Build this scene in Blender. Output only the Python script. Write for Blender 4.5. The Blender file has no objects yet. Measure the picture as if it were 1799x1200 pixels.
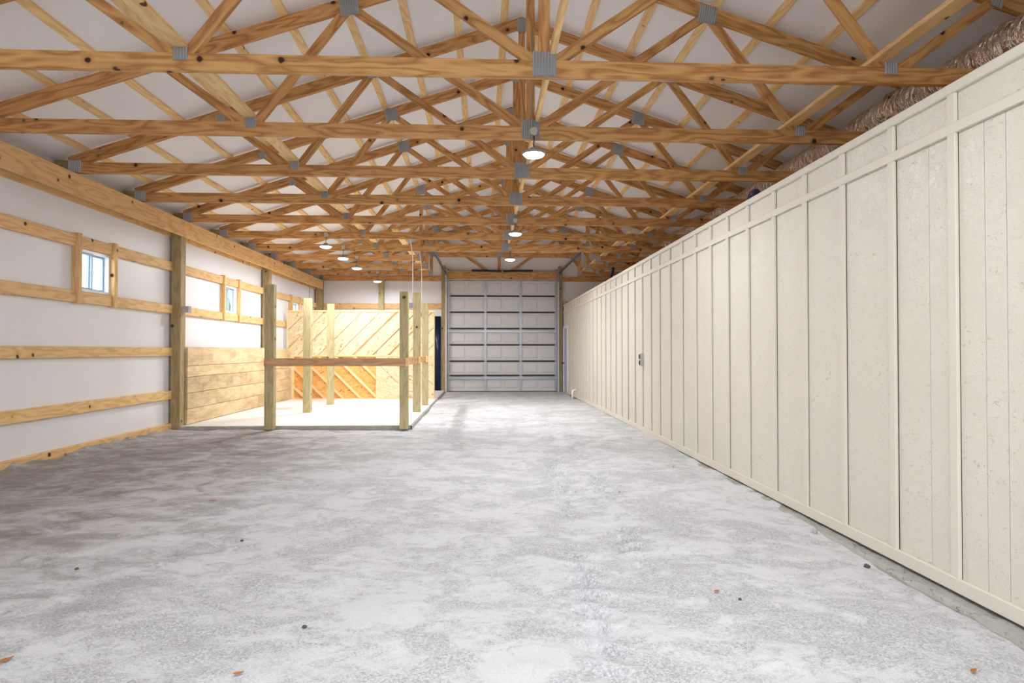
import bpy, bmesh, math, random
import numpy as np
from mathutils import Vector, Matrix

# ------------------------------------------------------------------ camera, sky, exposure
SC = bpy.context.scene
COL = SC.collection
cam_data = bpy.data.cameras.new('camera')
cam_data.sensor_width = 36.0
cam_data.lens = 36.0 * 1122.0 / 1799.0
cam_data.clip_end = 300
cam = bpy.data.objects.new('camera', cam_data)
COL.objects.link(cam)
cam.location = (0, 0, 1.35)
cam.rotation_euler = (math.pi / 2 + math.radians(0.817), 0, -math.radians(2.5259))
SC.camera = cam

world = bpy.data.worlds.new('overcast_sky')
SC.world = world
world.use_nodes = True
wn = world.node_tree.nodes
wn['Background'].inputs['Color'].default_value = (0.90, 0.945, 1.0, 1)
wn['Background'].inputs['Strength'].default_value = 4.2

SC.view_settings.view_transform = 'Standard'
SC.view_settings.look = 'None'
SC.view_settings.gamma = 1.0
SC.view_settings.exposure = 0.54
SC.view_settings.use_curve_mapping = False
LAMP_W = 54.0
LENS_E = 16.0
try:
    SC.cycles.max_bounces = 10
    SC.cycles.diffuse_bounces = 7
    SC.cycles.sample_clamp_indirect = 6.0
    SC.cycles.caustics_reflective = False
    SC.cycles.caustics_refractive = False
except Exception:
    pass

# light portal in the unseen doorway added behind the camera for daylight
pl = bpy.data.lights.new('doorway_portal', 'AREA')
pl.shape = 'RECTANGLE'; pl.size = 6.6; pl.size_y = 3.6
pl.cycles.is_portal = True
po = bpy.data.objects.new('doorway_portal', pl)
COL.objects.link(po)
po.location = (-0.3, -4.0, 1.8)
po.rotation_euler = (math.pi / 2, 0, 0)      # faces +Y, into the barn

rng = random.Random(7)

# ------------------------------------------------------------------ materials
def srgb(r, g, b):
    f = lambda c: (c / 255 / 12.92) if c / 255 <= 0.04045 else ((c / 255 + 0.055) / 1.055) ** 2.4
    return (f(r), f(g), f(b), 1)

class NT:
    def __init__(s, name):
        s.m = bpy.data.materials.new(name); s.m.use_nodes = True
        s.t = s.m.node_tree; s.n = s.t.nodes; s.l = s.t.links
        s.b = s.n['Principled BSDF']
    def new(s, t, **kw):
        n = s.n.new(t)
        for k, v in kw.items(): setattr(n, k, v)
        return n
    def put(s, sock, v):
        if isinstance(v, bpy.types.NodeSocket): s.l.new(v, sock)
        else: sock.default_value = v
    def math(s, op, a, b=0.0, c=None, clamp=False):
        n = s.new('ShaderNodeMath', operation=op, use_clamp=clamp)
        s.put(n.inputs[0], a); s.put(n.inputs[1], b)
        if c is not None: s.put(n.inputs[2], c)
        return n.outputs[0]
    def vmath(s, op, a, b):
        n = s.new('ShaderNodeVectorMath', operation=op)
        s.put(n.inputs[0], a); s.put(n.inputs[1], b)
        return n.outputs[0]
    def noise(s, vec, scale, detail=3, rough=0.55, dist=0.0):
        n = s.new('ShaderNodeTexNoise')
        s.put(n.inputs['Vector'], vec); n.inputs['Scale'].default_value = scale
        n.inputs['Detail'].default_value = detail; n.inputs['Roughness'].default_value = rough
        n.inputs['Distortion'].default_value = dist
        return n.outputs['Fac']
    def voronoi(s, vec, scale, feature='F1'):
        n = s.new('ShaderNodeTexVoronoi', feature=feature)
        s.put(n.inputs['Vector'], vec); n.inputs['Scale'].default_value = scale
        return n
    def ramp(s, fac, stops):
        n = s.new('ShaderNodeValToRGB'); s.put(n.inputs[0], fac)
        e = n.color_ramp.elements
        while len(e) < len(stops): e.new(0.5)
        for el, (p, c) in zip(e, stops):
            el.position = p; el.color = c if len(c) == 4 else (*c, 1)
        return n.outputs[0]
    def gray(s, fac, a, b, va=0.0, vb=1.0):
        n = s.new('ShaderNodeMapRange'); n.clamp = True
        s.put(n.inputs[0], fac)
        for i, v in enumerate((a, b, va, vb)): n.inputs[i + 1].default_value = v
        return n.outputs[0]
    def mix(s, fac, a, b, mode='MIX'):
        n = s.new('ShaderNodeMix', data_type='RGBA', blend_type=mode)
        s.put(n.inputs[0], fac); s.put(n.inputs[6], a); s.put(n.inputs[7], b)
        return n.outputs[2]
    def bump(s, h, strength, dist=0.01, normal=None):
        n = s.new('ShaderNodeBump'); s.put(n.inputs['Height'], h)
        n.inputs['Strength'].default_value = strength; n.inputs['Distance'].default_value = dist
        if normal is not None: s.put(n.inputs['Normal'], normal)
        return n.outputs[0]
    def coord(s, out='Object'): return s.new('ShaderNodeTexCoord').outputs[out]
    def pos(s): return s.new('ShaderNodeNewGeometry').outputs['Position']
    def rand(s): return s.new('ShaderNodeObjectInfo').outputs['Random']
    def base(s, c): s.put(s.b.inputs['Base Color'], c)
    def rough(s, c): s.put(s.b.inputs['Roughness'], c)
    def metal(s, c): s.b.inputs['Metallic'].default_value = c
    def normal(s, c): s.put(s.b.inputs['Normal'], c)
    def spec(s, c): s.b.inputs['Specular IOR Level'].default_value = c

def plain(name, col, rough=0.5, metal=0.0, spec=0.5, var=0.0):
    t = NT(name)
    if var:
        n = t.noise(t.pos(), 6.0, 4)
        c2 = tuple(x * (1 - var) for x in col[:3]) + (1,)
        t.base(t.mix(n, c2, col))
    else:
        t.base(col)
    t.rough(rough); t.metal(metal); t.spec(spec)
    return t.m

def wood(name, light, dark, knot, grain=1.0, knots=0.55, rvar=0.16, rough=0.6):
    t = NT(name)
    r = t.rand()
    off = t.new('ShaderNodeCombineXYZ')
    for i, k in enumerate((91.7, 37.3, 53.1)): t.put(off.inputs[i], t.math('MULTIPLY', r, k))
    v = t.vmath('ADD', t.coord(), off.outputs[0])
    vs = t.vmath('MULTIPLY', v, (0.9, 6.0, 6.0))
    n1 = t.noise(vs, 1.0, 2, 0.5)
    rings = t.math('POWER', t.math('PINGPONG', t.math('MULTIPLY', n1, 15.0), 1.0), 1.6)
    fine = t.noise(t.vmath('MULTIPLY', v, (4.0, 90.0, 90.0)), 1.0, 2)
    g = t.math('ADD', t.math('MULTIPLY', rings, 0.72 * grain), t.math('MULTIPLY', fine, 0.45))
    g = t.gray(g, 0.15, 1.0)
    col = t.mix(g, light, dark)
    vo = t.voronoi(v, 4.3)
    vd = t.noise(v, 30.0, 1)
    d = t.math('ADD', vo.outputs['Distance'], t.math('MULTIPLY', t.math('SUBTRACT', vd, 0.5), 0.07))
    sep = t.new('ShaderNodeSeparateColor'); t.l.new(vo.outputs['Color'], sep.inputs[0])
    gate = t.math('GREATER_THAN', sep.outputs[0], 1 - knots)
    k = t.math('MULTIPLY', t.gray(d, 0.085, 0.14, 1, 0), gate)
    halo = t.math('MULTIPLY', t.gray(d, 0.09, 0.30, 0.55, 0), gate)
    col = t.mix(halo, col, dark)
    col = t.mix(k, col, knot)
    hsv = t.new('ShaderNodeHueSaturation')
    t.put(hsv.inputs['Value'], t.math('ADD', 1 - rvar / 2, t.math('MULTIPLY', r, rvar)))
    t.put(hsv.inputs['Hue'], t.math('ADD', 0.494, t.math('MULTIPLY', t.math('FRACT', t.math('MULTIPLY', r, 17.3)), 0.008)))
    t.put(hsv.inputs['Color'], col)
    t.base(hsv.outputs[0]); t.rough(rough); t.spec(0.25)
    t.normal(t.bump(fine, 0.12, 0.002))
    return t.m

M = {}
M['truss'] = wood('truss_pine', srgb(210, 164, 106), srgb(162, 114, 66), srgb(58, 34, 24), 1.0, 0.62)
M['pale'] = wood('pale_pine', srgb(244, 214, 160), srgb(224, 184, 126), srgb(98, 58, 32), 0.9, 0.4)
M['girt'] = wood('girt_pine', srgb(232, 196, 140), srgb(206, 162, 104), srgb(74, 40, 26), 0.9, 0.5)
M['post'] = wood('treated_post', srgb(172, 154, 112), srgb(140, 122, 84), srgb(52, 44, 30), 0.8, 0.6)
M['treated'] = wood('treated_light_post', srgb(192, 178, 136), srgb(160, 146, 104), srgb(64, 54, 34), 0.7, 0.6)
M['rail'] = wood('rail_pine', srgb(214, 174, 128), srgb(180, 136, 92), srgb(84, 50, 36), 0.9, 0.4)

def rough_plank():
    t = NT('weathered_plank'); r = t.rand()
    off = t.new('ShaderNodeCombineXYZ')
    for i, k in enumerate((61.7, 31.3, 43.1)): t.put(off.inputs[i], t.math('MULTIPLY', r, k))
    v = t.vmath('ADD', t.coord(), off.outputs[0])
    a = t.noise(t.vmath('MULTIPLY', v, (1.3, 4.0, 4.0)), 1.3, 4, 0.6, 0.6)
    b = t.noise(t.vmath('MULTIPLY', v, (3.0, 40.0, 40.0)), 1.0, 3)
    saw = t.noise(t.vmath('MULTIPLY', v, (14.0, 1.0, 1.0)), 1.0, 1)
    col = t.ramp(t.math('ADD', t.math('MULTIPLY', a, 0.75), t.math('MULTIPLY', b, 0.25)),
                 [(0.28, srgb(172, 146, 114)), (0.46, srgb(202, 174, 134)), (0.60, srgb(220, 196, 154)), (0.75, srgb(210, 196, 174))])
    st = t.gray(saw, 0.62, 0.78, 0, 0.25)
    col = t.mix(st, col, srgb(128, 100, 76))
    hsv = t.new('ShaderNodeHueSaturation')
    t.put(hsv.inputs['Value'], t.math('ADD', 0.86, t.math('MULTIPLY', r, 0.2)))
    t.put(hsv.inputs['Color'], col)
    t.base(hsv.outputs[0]); t.rough(0.7); t.spec(0.2); t.normal(t.bump(b, 0.2, 0.003))
    return t.m
M['plank'] = rough_plank()

def osb(name, stops, flecks, fleckc, bumpk=0.15):
    t = NT(name); r = t.rand()
    off = t.new('ShaderNodeCombineXYZ')
    for i, k in enumerate((61.7, 31.3, 43.1)): t.put(off.inputs[i], t.math('MULTIPLY', r, k))
    v = t.vmath('ADD', t.coord(), off.outputs[0])
    vw = t.vmath('MULTIPLY', v, (12.0, 12.0, 38.0))
    w = t.noise(v, 7.0, 2)
    wv = t.new('ShaderNodeCombineXYZ'); t.put(wv.inputs[0], t.math('MULTIPLY', w, 7.0)); t.put(wv.inputs[2], t.math('MULTIPLY', w, 13.0))
    vo = t.voronoi(t.vmath('ADD', vw, wv.outputs[0]), 1.0)
    sep = t.new('ShaderNodeSeparateColor'); t.l.new(vo.outputs['Color'], sep.inputs[0])
    n = t.noise(v, 2.0, 3)
    f = t.math('ADD', t.math('MULTIPLY', sep.outputs[0], 0.6), t.math('MULTIPLY', n, 0.4))
    col = t.ramp(f, stops)
    dk = t.math('GREATER_THAN', sep.outputs[1], 1 - flecks)
    col = t.mix(t.math('MULTIPLY', dk, 0.7), col, fleckc)
    t.base(col); t.rough(0.6); t.spec(0.25); t.normal(t.bump(sep.outputs[0], bumpk, 0.002))
    return t.m
M['osb'] = osb('strand_board', [(0.2, srgb(208, 180, 140)), (0.5, srgb(222, 198, 160)), (0.8, srgb(232, 212, 180))], 0.05, srgb(160, 112, 62))
M['osb_dark'] = osb('strand_board_back', [(0.2, srgb(210, 150, 82)), (0.5, srgb(222, 164, 96)), (0.8, srgb(230, 178, 112))], 0.04, srgb(150, 92, 44))

def cream():
    t = NT('cream_painted_strand_board'); r = t.rand()
    off = t.new('ShaderNodeCombineXYZ')
    for i, k in enumerate((11.7, 31.3, 23.1)): t.put(off.inputs[i], t.math('MULTIPLY', r, k))
    v = t.vmath('ADD', t.coord(), off.outputs[0])
    w = t.noise(v, 6.0, 2)
    wv = t.new('ShaderNodeCombineXYZ'); t.put(wv.inputs[1], t.math('MULTIPLY', w, 9.0)); t.put(wv.inputs[2], t.math('MULTIPLY', w, 9.0))
    vo = t.voronoi(t.vmath('ADD', t.vmath('MULTIPLY', v, (14, 26, 15)), wv.outputs[0]), 1.0)
    sep = t.new('ShaderNodeSeparateColor'); t.l.new(vo.outputs['Color'], sep.inputs[0])
    edge = t.voronoi(t.vmath('ADD', t.vmath('MULTIPLY', v, (14, 26, 15)), wv.outputs[0]), 1.0, 'DISTANCE_TO_EDGE').outputs['Distance']
    blot = t.noise(v, 3.0, 4)
    scr = t.noise(t.vmath('MULTIPLY', v, (30, 70, 45)), 1.0, 3, 0.6, 1.5)
    col = t.mix(blot, srgb(208, 202, 188), srgb(218, 213, 200))
    mask = t.math('MULTIPLY', t.gray(scr, 0.615, 0.68), t.gray(blot, 0.34, 0.60))
    col = t.mix(t.math('MULTIPLY', mask, 0.7), col, srgb(160, 152, 128))
    t.base(col); t.rough(t.gray(sep.outputs[1], 0, 1, 0.36, 0.55)); t.spec(0.4)
    hgt = t.math('ADD', t.math('MULTIPLY', sep.outputs[0], 0.7), t.math('ADD', t.math('MULTIPLY', scr, 0.6), t.gray(edge, 0, 0.08, 0, 0.25)))
    t.normal(t.bump(hgt, 0.7, 0.004))
    return t.m
M['cream'] = cream()
M['cream_trim'] = plain('cream_trim_paint', srgb(215, 209, 195), 0.5, 0, 0.35, 0.05)

def liner(name, c, rough):
    t = NT(name)
    p = t.pos()
    n = t.noise(t.vmath('MULTIPLY', p, (1, 1, 1)), 1.6, 3)
    f = t.noise(t.vmath('MULTIPLY', p, (60, 9, 60)), 1.0, 2)
    t.base(t.mix(n, tuple(x * 0.95 for x in c[:3]) + (1,), c)); t.rough(rough); t.spec(0.35)
    t.normal(t.bump(t.math('ADD', n, t.math('MULTIPLY', f, 0.25)), 0.12, 0.02))
    return t.m
M['sheath'] = plain('bare_sheathing', srgb(150, 138, 112), 0.8)
M['liner'] = liner('white_wall_liner', srgb(232, 231, 234), 0.38)
M['roof'] = liner('white_roof_liner', srgb(247, 247, 251), 0.6)

def gravel():
    t = NT('grey_crushed_gravel'); p = t.pos()
    flat = t.vmath('MULTIPLY', p, (1, 1, 0))
    big = t.noise(flat, 0.55, 3, 0.55, 0.5)
    pat = t.noise(t.vmath('MULTIPLY', flat, (1.0, 1.25, 1)), 2.3, 8, 0.62, 0.8)
    grit = t.voronoi(flat, 125.0)
    grit2 = t.noise(flat, 130.0, 3, 0.65)
    gs = t.new('ShaderNodeSeparateColor'); t.l.new(grit.outputs['Color'], gs.inputs[0])
    cover = t.math('ADD', t.math('MULTIPLY', big, 0.35), t.math('MULTIPLY', pat, 0.65))
    scuff = t.noise(t.vmath('MULTIPLY', flat, (1.0, 1.5, 1)), 7.0, 4, 0.6, 1.2)
    cover = t.math('ADD', t.math('MULTIPLY', cover, 0.7), t.math('MULTIPLY', scuff, 0.3))
    dusty = t.gray(cover, 0.455, 0.545)
    coarse = t.ramp(t.math('ADD', t.math('MULTIPLY', gs.outputs[0], 0.55), t.math('MULTIPLY', grit2, 0.45)),
                    [(0.15, srgb(152, 152, 154)), (0.38, srgb(180, 180, 182)), (0.62, srgb(196, 196, 198)), (0.85, srgb(216, 216, 218))])
    dust = t.mix(grit2, srgb(206, 206, 208), srgb(220, 220, 222))
    col = t.mix(t.math('MULTIPLY', dusty, 0.8), coarse, dust)
    # darker, browner gravel towards the left wall
    sx = t.new('ShaderNodeSeparateXYZ'); t.l.new(p, sx.inputs[0])
    left_brown = t.math('MULTIPLY', t.gray(t.math('ADD', sx.outputs[0], t.math('MULTIPLY', t.math('SUBTRACT', pat, 0.5), 2.6)), -1.9, -3.6), t.gray(cover, 0.62, 0.40, 0.35, 1.0))
    col = t.mix(t.math('MULTIPLY', left_brown, 0.85), col, t.mix(grit2, srgb(112, 104, 96), srgb(158, 150, 142)))
    t.base(col); t.rough(0.95); t.spec(0.1)
    h = t.math('ADD', t.math('MULTIPLY', t.math('MULTIPLY', gs.outputs[0], t.math('SUBTRACT', 1.15, dusty)), 0.8), t.math('MULTIPLY', grit2, 0.6))
    nb = t.bump(h, 0.6, 0.010)
    t.normal(t.bump(pat, 0.35, 0.05, nb))
    return t.m
M['gravel'] = gravel()

def concrete(name, a, b, pit=0.0):
    t = NT(name); p = t.pos()
    n = t.noise(p, 3.0, 6, 0.6); f = t.noise(p, 40.0, 3)
    col = t.mix(n, a, b)
    if pit:
        v = t.noise(t.vmath('MULTIPLY', p, (3, 2, 6)), 9.0, 4, 0.7, 1.2)
        col = t.mix(t.gray(v, 0.60, 0.68, 0, pit), col, srgb(84, 82, 72))
        t.normal(t.bump(t.math('SUBTRACT', f, t.gray(v, 0.56, 0.68, 0, 2)), 0.5, 0.01))
    else:
        t.normal(t.bump(f, 0.1, 0.002))
    t.base(col); t.rough(0.75 if pit else 0.5); t.spec(0.3)
    return t.m
M['slab'] = concrete('pale_concrete', srgb(212, 211, 208), srgb(228, 227, 224))
M['footing'] = concrete('rough_concrete', srgb(150, 148, 140), srgb(182, 179, 170), 0.85)

M['plate'] = plain('galvanised_plate', srgb(176, 181, 186), 0.40, 0.45, 0.5, 0.15)
M['galv'] = plain('galvanised_track', srgb(160, 162, 166), 0.38, 0.9, 0.5, 0.1)
M['doorskin'] = plain('white_door_skin', srgb(206, 205, 206), 0.35, 0, 0.5, 0.03)
M['black'] = plain('black_rubber', srgb(22, 24, 28), 0.5)
M['navy'] = plain('navy_steel', srgb(26, 40, 62), 0.25, 0.3)
M['hose'] = plain('dark_blue_plastic', srgb(18, 28, 58), 0.4)
M['vinyl'] = plain('white_vinyl', srgb(232, 235, 240), 0.35)
M['sash'] = plain('shaded_sash_vinyl', srgb(150, 176, 202), 0.4)  # backlit shade of the white sashes put into the base colour
M['mandoor'] = plain('white_door_paint', srgb(220, 222, 228), 0.4)
M['doorblue'] = plain('grey_blue_door_face', srgb(176, 182, 194), 0.4)
M['box'] = plain('grey_box', srgb(186, 182, 176), 0.5, 0.0, 0.5, 0.1)
M['lampgrey'] = plain('lamp_grey', srgb(150, 152, 156), 0.45, 0.2)
M['cord'] = plain('dark_cord', srgb(40, 42, 46), 0.5)
M['conduit'] = plain('white_conduit', srgb(206, 206, 206), 0.4)
M['pvc'] = plain('white_pvc', srgb(236, 236, 234), 0.35)
M['leaf'] = plain('dry_leaf', srgb(186, 116, 62), 0.7, 0, 0.2, 0.3)
M['stone'] = plain('pebble_stone', srgb(176, 175, 178), 0.85, 0, 0.2, 0.3)
M['stone_dark'] = plain('dark_pebble_stone', srgb(96, 94, 96), 0.85, 0, 0.2, 0.3)
M['bounce_ground'] = plain('pale_bounce_ground', srgb(218, 216, 212), 0.9, 0, 0.1, 0.1)  # unseen ground outside, made pale to bounce skylight onto the ceiling
M['tree'] = plain('tree_leaves', srgb(150, 160, 92), 0.8, 0, 0.1, 0.4)
M['bark'] = plain('tree_bark', srgb(110, 92, 74), 0.9, 0, 0.1, 0.3)
M['steel'] = plain('outer_steel', srgb(200, 200, 200), 0.5, 0.2)

def foil():
    t = NT('foil_duct_skin'); p = t.coord()
    n = t.noise(t.vmath('MULTIPLY', p, (1.2, 4, 1.2)), 4.5, 3, 0.6, 1.4)
    v = t.voronoi(t.vmath('MULTIPLY', p, (9, 17, 9)), 1.0)
    s = t.noise(p, 3.0, 2)
    t.base(t.mix(s, srgb(206, 186, 166), srgb(240, 232, 224))); t.metal(1.0); t.rough(0.16)
    t.normal(t.bump(t.math('ADD', n, t.math('MULTIPLY', v.outputs['Distance'], 0.35)), 1.0, 0.09))
    return t.m
M['foil'] = foil()

def lens():
    t = NT('lit_lamp_lens')
    t.base((1, 1, 1, 1))
    t.b.inputs['Emission Color'].default_value = (0.96, 0.98, 1.0, 1)
    t.b.inputs['Emission Strength'].default_value = LENS_E
    return t.m
M['lens'] = lens()

def glass():
    t = NT('window_glass')
    tr = t.new('ShaderNodeBsdfTransparent'); gl = t.new('ShaderNodeBsdfGlossy')
    gl.inputs['Roughness'].default_value = 0.02
    fr = t.new('ShaderNodeLayerWeight'); fr.inputs[0].default_value = 0.12
    mx = t.new('ShaderNodeMixShader')
    t.l.new(t.math('MULTIPLY', fr.outputs['Facing'], 0.25), mx.inputs[0]); t.l.new(tr.outputs[0], mx.inputs[1]); t.l.new(gl.outputs[0], mx.inputs[2])
    t.l.new(mx.outputs[0], t.n['Material Output'].inputs['Surface'])
    return t.m
M['glass'] = glass()

# ------------------------------------------------------------------ helpers
def tag(o, label=None, cat=None, group=None, kind=None):
    if label: o['label'] = label
    if cat: o['category'] = cat
    if group: o['group'] = group
    if kind: o['kind'] = kind
    return o

def empty(name, loc):
    o = bpy.data.objects.new(name, None); COL.objects.link(o)
    o.location = loc; o.empty_display_size = 0.2
    return o

def rootloc(p):
    v = Vector((0, 0, 0))
    while p is not None:
        v += Vector(p.location); p = p.parent
    return v

def link(name, mesh, parent=None, loc=(0, 0, 0), rot=None):
    """loc is a world position; parents are never rotated"""
    o = bpy.data.objects.new(name, mesh); COL.objects.link(o)
    o.location = Vector(loc) - (rootloc(parent) if parent else Vector((0, 0, 0)))
    if rot: o.rotation_euler = rot
    if parent: o.parent = parent
    return o

def mesh_from(name, verts, faces, mat, smooth=False):
    me = bpy.data.meshes.new(name)
    me.from_pydata([tuple(v) for v in verts], [], faces)
    if isinstance(mat, (list, tuple)):
        for m in mat: me.materials.append(m)
    else: me.materials.append(mat)
    if smooth:
        me.polygons.foreach_set('use_smooth', [True] * len(me.polygons))
    me.update()
    return me

class MB:
    def __init__(s): s.v = []; s.f = []
    def box(s, x0, x1, y0, y1, z0, z1):
        b = len(s.v)
        s.v += [(x0, y0, z0), (x1, y0, z0), (x1, y1, z0), (x0, y1, z0), (x0, y0, z1), (x1, y0, z1), (x1, y1, z1), (x0, y1, z1)]
        s.f += [tuple(b + i for i in q) for q in ((0, 3, 2, 1), (4, 5, 6, 7), (0, 1, 5, 4), (1, 2, 6, 5), (2, 3, 7, 6), (3, 0, 4, 7))]
        return s
    def prism(s, poly, y0, y1):
        """poly in xz (counter-clockwise seen from -Y), extruded along y"""
        a = sum(poly[i][0] * poly[(i + 1) % len(poly)][1] - poly[(i + 1) % len(poly)][0] * poly[i][1] for i in range(len(poly)))
        if a < 0: poly = poly[::-1]
        n = len(poly); b = len(s.v)
        s.v += [(x, y0, z) for x, z in poly] + [(x, y1, z) for x, z in poly]
        s.f.append(tuple(b + i for i in range(n)))
        s.f.append(tuple(b + n + i for i in reversed(range(n))))
        for i in range(n):
            j = (i + 1) % n
            s.f.append((b + j, b + i, b + n + i, b + n + j))
        return s
    def tube(s, pts, r, seg=10, caps=True):
        pts = [Vector(p) for p in pts]; b = len(s.v); n = len(pts)
        rad = r if isinstance(r, (list, tuple)) else [r] * n
        ref = None
        for i, p in enumerate(pts):
            d = (pts[min(i + 1, n - 1)] - pts[max(i - 1, 0)]).normalized()
            if ref is None: ref = Vector((0, 0, 1)) if abs(d.z) < 0.9 else Vector((1, 0, 0))
            u = d.cross(ref).normalized(); w = u.cross(d).normalized(); ref = w
            for k in range(seg):
                a = 2 * math.pi * k / seg
                s.v.append(tuple(p + (u * math.cos(a) + w * math.sin(a)) * rad[i]))
        for i in range(n - 1):
            for k in range(seg):
                k2 = (k + 1) % seg
                s.f.append((b + i * seg + k, b + i * seg + k2, b + (i + 1) * seg + k2, b + (i + 1) * seg + k))
        if caps:
            s.f.append(tuple(b + k for k in reversed(range(seg))))
            s.f.append(tuple(b + (n - 1) * seg + k for k in range(seg)))
        return s
    def lathe(s, prof, seg=24, c=(0, 0, 0)):
        b = len(s.v); n = len(prof)
        for (r, z) in prof:
            for k in range(seg):
                a = 2 * math.pi * k / seg
                s.v.append((c[0] + r * math.cos(a), c[1] + r * math.sin(a), c[2] + z))
        for i in range(n - 1):
            for k in range(seg):
                k2 = (k + 1) % seg
                s.f.append((b + i * seg + k, b + i * seg + k2, b + (i + 1) * seg + k2, b + (i + 1) * seg + k))
        s.f.append(tuple(b + k for k in reversed(range(seg))))
        s.f.append(tuple(b + (n - 1) * seg + k for k in range(seg)))
        return s
    def mesh(s, name, mat, smooth=False):
        return mesh_from(name, s.v, s.f, mat, smooth)

CACHE = {}
def boxmesh(l, w, h, mat, name='board'):
    """a board centred on its origin, length l along local X, w along Y, h along Z, edges slightly eased"""
    key = (round(l, 4), round(w, 4), round(h, 4), mat.name)
    if key not in CACHE:
        e = min(0.006, w * 0.12, h * 0.12)
        a, b = w / 2, h / 2
        ring = [(-a + e, -b), (a - e, -b), (a, -b + e), (a, b - e), (a - e, b), (-a + e, b), (-a, b - e), (-a, -b + e)]
        v = [(-l / 2, y, z) for y, z in ring] + [(l / 2, y, z) for y, z in ring]
        f = [tuple(reversed(range(8))), tuple(range(8, 16))] + [(i, (i + 1) % 8, 8 + (i + 1) % 8, 8 + i) for i in range(8)]
        CACHE[key] = mesh_from(name, v, f, mat)
    return CACHE[key]

def board(name, x0, x1, y0, y1, z0, z1, mat, parent=None):
    """axis-aligned board whose grain runs along its longest side"""
    dx, dy, dz = x1 - x0, y1 - y0, z1 - z0
    c = ((x0 + x1) / 2, (y0 + y1) / 2, (z0 + z1) / 2)
    if dx >= dy and dx >= dz: return link(name, boxmesh(dx, dy, dz, mat), parent, c)
    if dy >= dz: return link(name, boxmesh(dy, dx, dz, mat), parent, c, (0, 0, math.pi / 2))
    return link(name, boxmesh(dz, dy, dx, mat), parent, c, (0, math.pi / 2, 0))

def clip(poly, a, b, c):
    """keep the part of poly where a*x + b*z <= c"""
    out = []
    for i in range(len(poly)):
        p, q = poly[i], poly[(i + 1) % len(poly)]
        dp, dq = a * p[0] + b * p[1] - c, a * q[0] + b * q[1] - c
        if dp <= 0: out.append(p)
        if (dp < 0 < dq) or (dq < 0 < dp):
            s = dp / (dp - dq)
            out.append((p[0] + s * (q[0] - p[0]), p[1] + s * (q[1] - p[1])))
    return out

PCACHE = {}
def member(name, poly, ang, y0, y1, mat, parent):
    """flat timber: outline poly in the xz plane of its parent, from y0 to y1, grain along angle ang; outline offsets are local"""
    cx = sum(p[0] for p in poly) / len(poly); cz = sum(p[1] for p in poly) / len(poly)
    key = tuple((round(x, 4), round(z, 4)) for x, z in poly) + (round(y1 - y0, 4), mat.name)
    if key not in PCACHE:
        ca, sa = math.cos(ang), math.sin(ang)
        loc = [((x - cx) * ca + (z - cz) * sa, -(x - cx) * sa + (z - cz) * ca) for x, z in poly]
        PCACHE[key] = MB().prism(loc, 0, y1 - y0).mesh(name, mat)
    o = bpy.data.objects.new(name, PCACHE[key]); COL.objects.link(o)
    o.location = (cx, y0, cz); o.rotation_euler = (0, -ang, 0); o.parent = parent
    return o

# ------------------------------------------------------------------ measures
RX, ZR, ZB = 0.505, 5.80, 3.64           # ridge, top of top chord at ridge, underside of bottom chord
SL = 1 / 3.0
def YN(n): return 5.29 + 1.572 * n
XL, XR = -5.40, 6.45
YBACK = 21.10
YFRONT = -4.0
def roof_z(x): return ZR - abs(x - RX) * SL

# ------------------------------------------------------------------ ground, gravel floor
def vnoise(x, y, seed):
    r = np.random.RandomState(seed); T = r.rand(256, 256)
    xi = np.floor(x).astype(int); yi = np.floor(y).astype(int)
    fx = x - xi; fy = y - yi
    fx = fx * fx * (3 - 2 * fx); fy = fy * fy * (3 - 2 * fy)
    a = T[xi % 256, yi % 256]; b = T[(xi + 1) % 256, yi % 256]; c = T[xi % 256, (yi + 1) % 256]; d = T[(xi + 1) % 256, (yi + 1) % 256]
    return (a * (1 - fx) + b * fx) * (1 - fy) + (c * (1 - fx) + d * fx) * fy - 0.5

xs = np.concatenate([np.linspace(-5.42, -2.6, 80), np.linspace(-2.56, 2.70, 190)])
ys = np.concatenate([np.arange(-4.2, 2.0, 0.2), np.arange(2.0, 9.0, 0.026), np.arange(9.0, 14.0, 0.04), np.arange(14.0, 21.2, 0.12)])
GX, GY = np.meshgrid(xs, ys)
Z = 0.030 * vnoise(GX * 0.7, GY * 0.7, 1) + 0.022 * vnoise(GX * 2.1, GY * 2.3, 2) + 0.014 * vnoise(GX * 5.5, GY * 6.5, 3) + 0.008 * vnoise(GX * 14, GY * 15, 4)
near = np.clip((20.8 - GY) / 2.0, 0.15, 1)
Z *= near
def lug(Xc, w, pitch, depth, y0, y1, tilt, seed):
    u = (GX - Xc) / w
    m = np.clip(1.2 - np.abs(u) * 1.2, 0, 1) * np.clip((GY - y0) / 0.8, 0, 1) * np.clip((y1 - GY) / 0.8, 0, 1)
    worn = np.clip(0.75 + 1.3 * vnoise(GX * 1.3, GY * 1.1, seed), 0.1, 1)
    s = np.tanh(2.6 * np.sin(2 * math.pi * (GY + tilt * u * w + 0.06 * vnoise(GX * 6, GY * 6, seed + 1)) / pitch) - 0.7)
    return depth * m * worn * s - 0.010 * m
c1 = 0.36 + 0.066 * GY
Z += lug(c1, 0.16, 0.21, 0.030, 2.2, 13.5, 0.35, 11)
Z += lug(c1 + 0.36, 0.15, 0.19, 0.028, 3.6, 12.5, -0.35, 13)
Z += lug(-0.38 + 0 * GY, 0.17, 0.22, 0.022, 8.2, 14.0, 0.3, 17)
Z += lug(-0.75 + 0 * GY, 0.14, 0.22, 0.015, 9.5, 13.5, -0.3, 19)
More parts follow.
